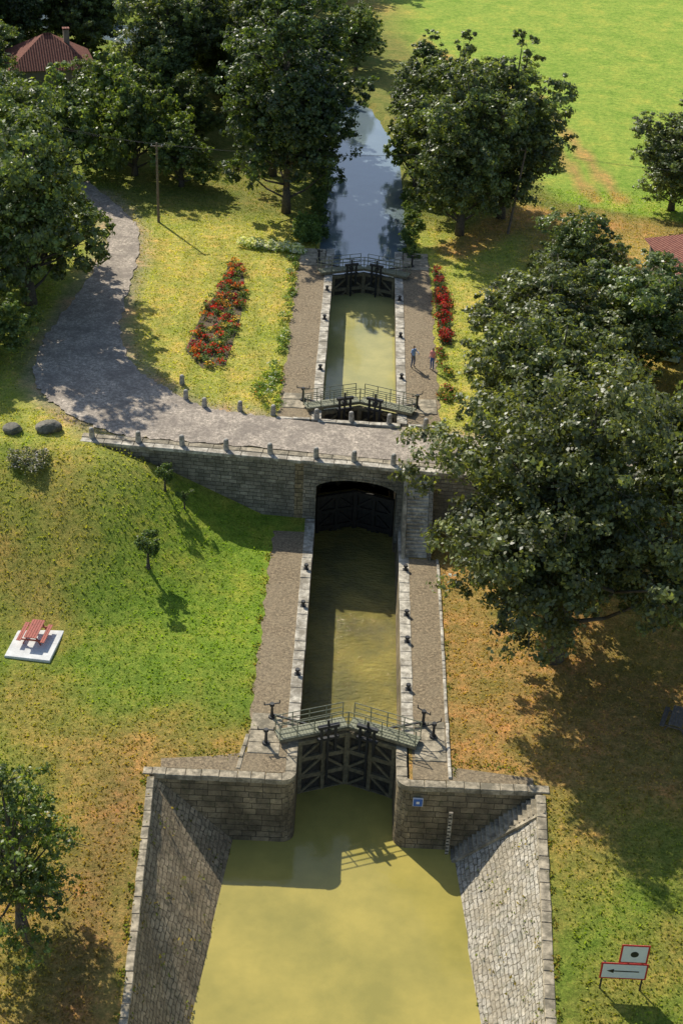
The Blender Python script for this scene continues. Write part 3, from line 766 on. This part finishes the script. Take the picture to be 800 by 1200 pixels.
# ------------------------------------------------------------ houses
def house(name,cx,cy,z,w,d,h,rh,rot,hip=True):
    root=empty(name,(cx,cy,z));root.rotation_euler[2]=rot
    b=MB();b.box(-w/2,w/2,-d/2,d/2,-.5,h,M['render']);b.build('walls',root)
    b=MB();e=.5;k=w/2-d/2 if hip else w/2+e
    vs=[(-w/2-e,-d/2-e,h-.05),(w/2+e,-d/2-e,h-.05),(w/2+e,d/2+e,h-.05),(-w/2-e,d/2+e,h-.05),(-k,0,h+rh),(k,0,h+rh)]
    b.add(vs,[(0,1,5,4),(1,2,5),(2,3,4,5),(3,0,4),(3,2,1,0)],M['tiles'])
    b.cyl((-k,0,h+rh),(k,0,h+rh),.13,.13,M['tiles'],6);b.build('roof',root)
    b=MB();b.box(w*.2,w*.2+.7,-.3,.4,h+rh*.3,h+rh+.5,M['render']);b.box(w*.2-.08,w*.2+.78,-.38,.48,h+rh+.5,h+rh+.65,M['tiles']);b.build('chimney',root)
    for sgn in (-1,1):
        for i,x in enumerate(np.linspace(-w/2+1.5,w/2-1.5,3)):
            for zz in ([1.0] if h<4.5 else [1.0,4.0]):
                b=MB();y=sgn*(d/2)
                b.box(x-.5,x+.5,min(y,y+sgn*.04),max(y,y+sgn*.04),zz,zz+1.3,M['glass'])
                for q in (-.79,.51): b.box(x+q,x+q+.28,min(y,y+sgn*.08),max(y,y+sgn*.08),zz,zz+1.3,M['shut'])
                b.box(x-.6,x+.6,min(y,y+sgn*.14),max(y,y+sgn*.14),zz-.12,zz-.01,M['coping'])
                b.build('window',root)
    b=MB();b.box(-w/2-.06,-w/2,-.5,.5,0,2.1,M['shut']);b.build('door',root)
house('farmhouse',-40.5,181,5,10,9,4.4,3.2,.3)
house('lock_keeper_house',31.5,120,5,10,9,6,2.6,.15)
def car(x,y,rot):
    root=empty('parked_car',(x,y,5.03));root.rotation_euler[2]=rot
    prof=[(-2,.35),(-2.02,.75),(-1.85,.92),(-1.0,1.0),(-.45,1.42),(.9,1.45),(1.6,1.02),(2.0,.9),(2.05,.4)]
    b=MB();A=[Vector((px,-.82+(.12 if pz>1.2 else 0),pz)) for px,pz in prof];B=[Vector((px,.82-(.12 if pz>1.2 else 0),pz)) for px,pz in prof]
    b.loft(A,B,M['carp']);b.build('body',root)
    b=MB()
    for s in (-1,1):
        b.add([(-.85,s*.83,1.02),(1.3,s*.83,1.02),(.85,s*.715,1.38),(-.4,s*.715,1.38)],[(0,1,2,3)],M['glass'])
    b.add([(-.99,-.7,1.03),(-.99,.7,1.03),(-.5,.62,1.41),(-.5,-.62,1.41)],[(0,1,2,3)],M['glass']);b.build('windows',root)
    for wx in (-1.3,1.3):
        for s in (-1,1):
            b=MB();b.cyl((wx,s*.68,.31),(wx,s*.86,.31),.31,.31,M['rubber'],16);b.cyl((wx,s*.861,.31),(wx,s*.875,.31),.18,.17,M['rail'],12);b.build('wheel',root)
car(26.8,112,1.2)
def pole(x,y,h,lx=0,ly=0):
    b=MB();b.cyl((0,0,-.3),(lx,ly,h),.15,.09,M['greyw'],8);b.beam((lx-.6,ly,h-.35),(lx+.6,ly,h-.35),.1,.1,M['greyw'])
    for q in (-.5,0,.5): b.cyl((lx+q,ly,h-.3),(lx+q,ly,h-.12),.04,.03,M['white'],6)
    o=b.build('utility_pole');o.location=(x,y,H(x,y));return Vector((x+lx,y+ly,H(x,y)+h-.1))
p1=pole(-21,138,8.2);p2=pole(14.6,139.5,9,1.,.3);p3=pole(-47,153,8.5);p4=pole(44,138,8.5)
b=MB()
for a,c in ((p1,p2),(p3,p1),(p2,p4)):
    for q in (-.5,.5):
        pv=None
        for i in range(17):
            t=i/16;pt=a.lerp(c,t)+Vector((q,0,-1.*4*t*(1-t)))
            if pv: b.cyl(pv,pt,.012,.012,M['iron'],4)
            pv=pt
b.build('overhead_wires')
def picnic(x,y,z,rot,mat):
    b=MB()
    for i in range(5): b.bbox(-1.0,1.0,-.42+i*.17,-.42+i*.17+.155,.72,.76,mat,.008)
    for s in (-1,1):
        for i in range(2): b.bbox(-1.0,1.0,s*.78-.15+i*.155,s*.78-.15+i*.155+.145,.42,.46,mat,.008)
    for xx in (-.75,.75):
        b.beam((xx,-.8,.38),(xx,.8,.38),.06,.1,mat);b.beam((xx,-.38,.68),(xx,.38,.68),.06,.09,mat)
        for s in (-1,1): b.beam((xx+.05,s*.6,.0),(xx+.05,s*.22,.7),.09,.06,mat)
    b.beam((-.75,0,.64),(.75,0,.64),.06,.08,mat)
    o=b.build('picnic_table');o.location=(x,y,z);o.rotation_euler[2]=rot
zt=H(-20.7,74)
b=MB();b.bbox(-1.5,1.5,-1.8,1.8,-.3,.16,M['concrete'],.03);b.box(-1.5,1.5,-.006,.006,.1602,.162,M['coping2']);o=b.build('concrete_slab');o.location=(-20.6,74.0,zt);o.rotation_euler[2]=-.1
picnic(-20.7,74.4,zt+.16,1.47,M['table'])
picnic(20.4,68.7,H(20.4,68.7)+.02,1.2,M['greyw'])
def rock(x,y,s,seed):
    bm=bmesh.new();bmesh.ops.create_icosphere(bm,subdivisions=3,radius=1);r=np.random.RandomState(seed)
    pl=[Vector(r.normal(size=3)).normalized() for _ in range(9)]
    for v in bm.verts:
        d=v.co.normalized();m=min(.78/max(.2,d.dot(p)) if d.dot(p)>.3 else 9 for p in pl);v.co=d*min(1.05,m)
        v.co=Vector((v.co.x*s*1.25,v.co.y*s,v.co.z*s*.75))
    me=D.meshes.new('boulder');bm.to_mesh(me);bm.free();me.materials.append(M['rock']);o=link(D.objects.new('boulder',me));o.location=(x,y,H(x,y)+s*.3)
rock(-25.9,93.2,.62,1);rock(-23.3,93.6,.78,2)
def sign(x,y):
    z=H(x,y);root=empty('navigation_sign',(x,y,z))
    b=MB()
    for q in (-1.0,1.0): b.cyl((q,0.05,-.3),(q,.05,2.),.05,.05,M['iron'],8)
    b.cyl((.1,.05,1.9),(.1,.05,3.2),.04,.04,M['iron'],8);b.cyl((.8,.05,1.9),(.8,.05,3.2),.04,.04,M['iron'],8);b.build('posts',root)
    def panel(x0,x1,z0,z1,n):
        b=MB();b.box(x0,x1,-.03,.0,z0,z1,M['redp']);b.box(x0+.09,x1-.09,-.036,-.031,z0+.09,z1-.09,M['white']);b.box(x0,x1,.002,.012,z0,z1,M['rail']);b.build(n,root)
    panel(-1.16,1.16,.85,1.98,'arrow_panel');panel(-.35,1.05,2.02,3.3,'dot_panel')
    b=MB();b.box(-.55,.75,-.041,-.037,1.38,1.46,M['blackp']);b.add([(-.85,-.041,1.42),(-.5,-.041,1.27),(-.5,-.041,1.57)],[(0,1,2)],M['blackp']);b.build('arrow',root)
    b=MB();b.cyl((.35,-.037,2.66),(.35,-.043,2.66),.2,.2,M['blackp'],20);b.build('dot',root)
sign(14.0,48.1)
# ------------------------------------------------------------ people
def person(x,y,z,rot,shirt,legs,hair,hgt,pose):
    sk=simple('skin_'+str(x),(.45,.27,.19),.6,.05,4,0,0);sm=simple('shirt_'+str(x),shirt,.85,.12,8);lm=simple('trousers_'+str(x),legs,.85,.12,8);hm=simple('hair_'+str(x),hair,.7,.2,20);sh=simple('shoes_'+str(x),(.08,.07,.06),.7,.1,5)
    V=[];E=[];R=[]
    def a(p,r,par=None):
        V.append(p);R.append(r)
        if par is not None:E.append((par,len(V)-1))
        return len(V)-1
    pel=a((0,0,.95),.15);w=a((0,0,1.1),.13,pel);ch=a((0,0,1.32),.165,w);nk0=a((0,0,1.46),.09,ch);nk=a((0,-.01,1.53),.055,nk0)
    hd=a((0,-.02,1.62),.088,nk);ht=a((0,-.01,1.71),.085,hd)
    for s in (-1,1):
        sh_=a((s*.18,0,1.41),.065,ch);ax,ay,az,bx,by,bz=pose[0 if s<0 else 1]
        el=a((s*.18+s*ax,ay,az),.045,sh_);wr=a((s*.18+s*bx,by,bz),.032,el);hnd=a((s*.18+s*bx,by-.04,bz-.08),.035,wr)
        for k in range(4): a((s*.18+s*bx+(k-1.5)*.018,by-.06,bz-.165+.01*abs(k-1.5)),.009,hnd)
        a((s*.18+s*bx-s*.05,by-.07,bz-.1),.01,hnd)
        hp=a((s*.1,0,.88),.1,pel);kn=a((s*.115,-.02-.04*(s>0),.49),.068,hp);an=a((s*.125,.01+.05*(s<0),.09),.045,kn);a((s*.14,-.16+.05*(s<0),.04),.04,an)
    me=D.meshes.new('b');me.from_pydata(V,E,[]);o=D.objects.new('tmp',me);S.collection.objects.link(o)
    md=o.modifiers.new('s','SKIN');md.use_smooth_shade=True
    for i,sv in enumerate(me.skin_vertices[0].data): sv.radius=(R[i],R[i]*.85);sv.use_root=(i==0)
    o.modifiers.new('u','SUBSURF').levels=2
    dg=bpy.context.evaluated_depsgraph_get();m2=D.meshes.new_from_object(o.evaluated_get(dg));D.objects.remove(o)
    for m in (sk,sm,lm,hm,sh): m2.materials.append(m)
    for p in m2.polygons:
        c=p.center
        if c.z<.1:k=4
        elif c.z<.98 and abs(c.x)<.24 and not(abs(c.x)>.2 and c.z>.6):k=2
        elif c.z>1.66 or (c.z>1.58 and c.y>.02):k=3
        elif c.z>1.49:k=0
        elif abs(c.x)>.235 and c.z<1.22:k=0
        elif c.z<.98:k=0 if abs(c.x)>.2 else 2
        else:k=1
        p.material_index=k
    m2.name='person';o=link(D.objects.new('person',m2));b=MB()
    for s in (-1,1): b.cyl((s*.033,-.098,1.63),(s*.033,-.112,1.63),.012,.01,hm,6)
    b.cyl((0,-.1,1.615),(0,-.13,1.595),.012,.018,sk,6);b.box(-.025,.025,-.112,-.1,1.565,1.573,M['redp'])
    for s in (-1,1): b.cyl((s*.085,-.01,1.62),(s*.1,-.01,1.62),.03,.02,sk,6)
    b.build('face',o);o.location=(x,y,z);o.rotation_euler[2]=rot;o.scale=(hgt/1.78,)*3
person(4.3,107.2,5.04,.9,(.30,.45,.75),(.12,.15,.22),(.05,.035,.02),2.1,[(.06,.03,1.15,.05,-.12,.95),(.12,-.05,1.17,0.,-.28,1.2)])
person(5.9,107.0,5.04,-.7,(.8,.3,.26),(.07,.14,.38),(.06,.04,.03),2.05,[(.1,.05,1.16,-.02,-.15,1.05),(.08,.02,1.15,.06,-.08,.93)])
# ------------------------------------------------------------ light, world, camera
el=math.radians(39);az=math.atan2(-.56,.83)
w=D.worlds.new('World');S.world=w;w.use_nodes=True;nt=w.node_tree
sky=nt.nodes.new('ShaderNodeTexSky');sky.sky_type='NISHITA';sky.sun_disc=False;sky.sun_elevation=el;sky.sun_rotation=az
bg=nt.nodes['Background'];bg.inputs[1].default_value=.125;nt.links.new(sky.outputs[0],bg.inputs[0])
sd=D.lights.new('sun','SUN');sd.energy=5.;sd.angle=math.radians(.5);sd.color=(1,.94,.82);so=link(D.objects.new('sun',sd))
dirv=Vector((math.sin(az)*math.cos(el),math.cos(az)*math.cos(el),math.sin(el)));so.rotation_euler=dirv.to_track_quat('Z','Y').to_euler();so.location=(-40,160,80)
th=math.radians(31.96);ph=math.radians(2.75)
fw=Vector((0,math.cos(th),-math.sin(th)));rt=Vector((1,0,0));up_=Vector((0,math.sin(th),math.cos(th)))
r2=rt*math.cos(ph)+up_*math.sin(ph);u2=up_*math.cos(ph)-rt*math.sin(ph)
cd=D.cameras.new('camera');co=link(D.objects.new('camera',cd));Mr=Matrix((r2,u2,-fw)).transposed().to_4x4();Mr.translation=Vector((-1.03,0,57.4));co.matrix_world=Mr
cd.sensor_fit='VERTICAL';cd.sensor_height=36;cd.lens=50.01;cd.clip_end=8000;cd.clip_start=.5
S.camera=co
S.view_settings.view_transform='Standard';S.view_settings.look='None';S.view_settings.exposure=0
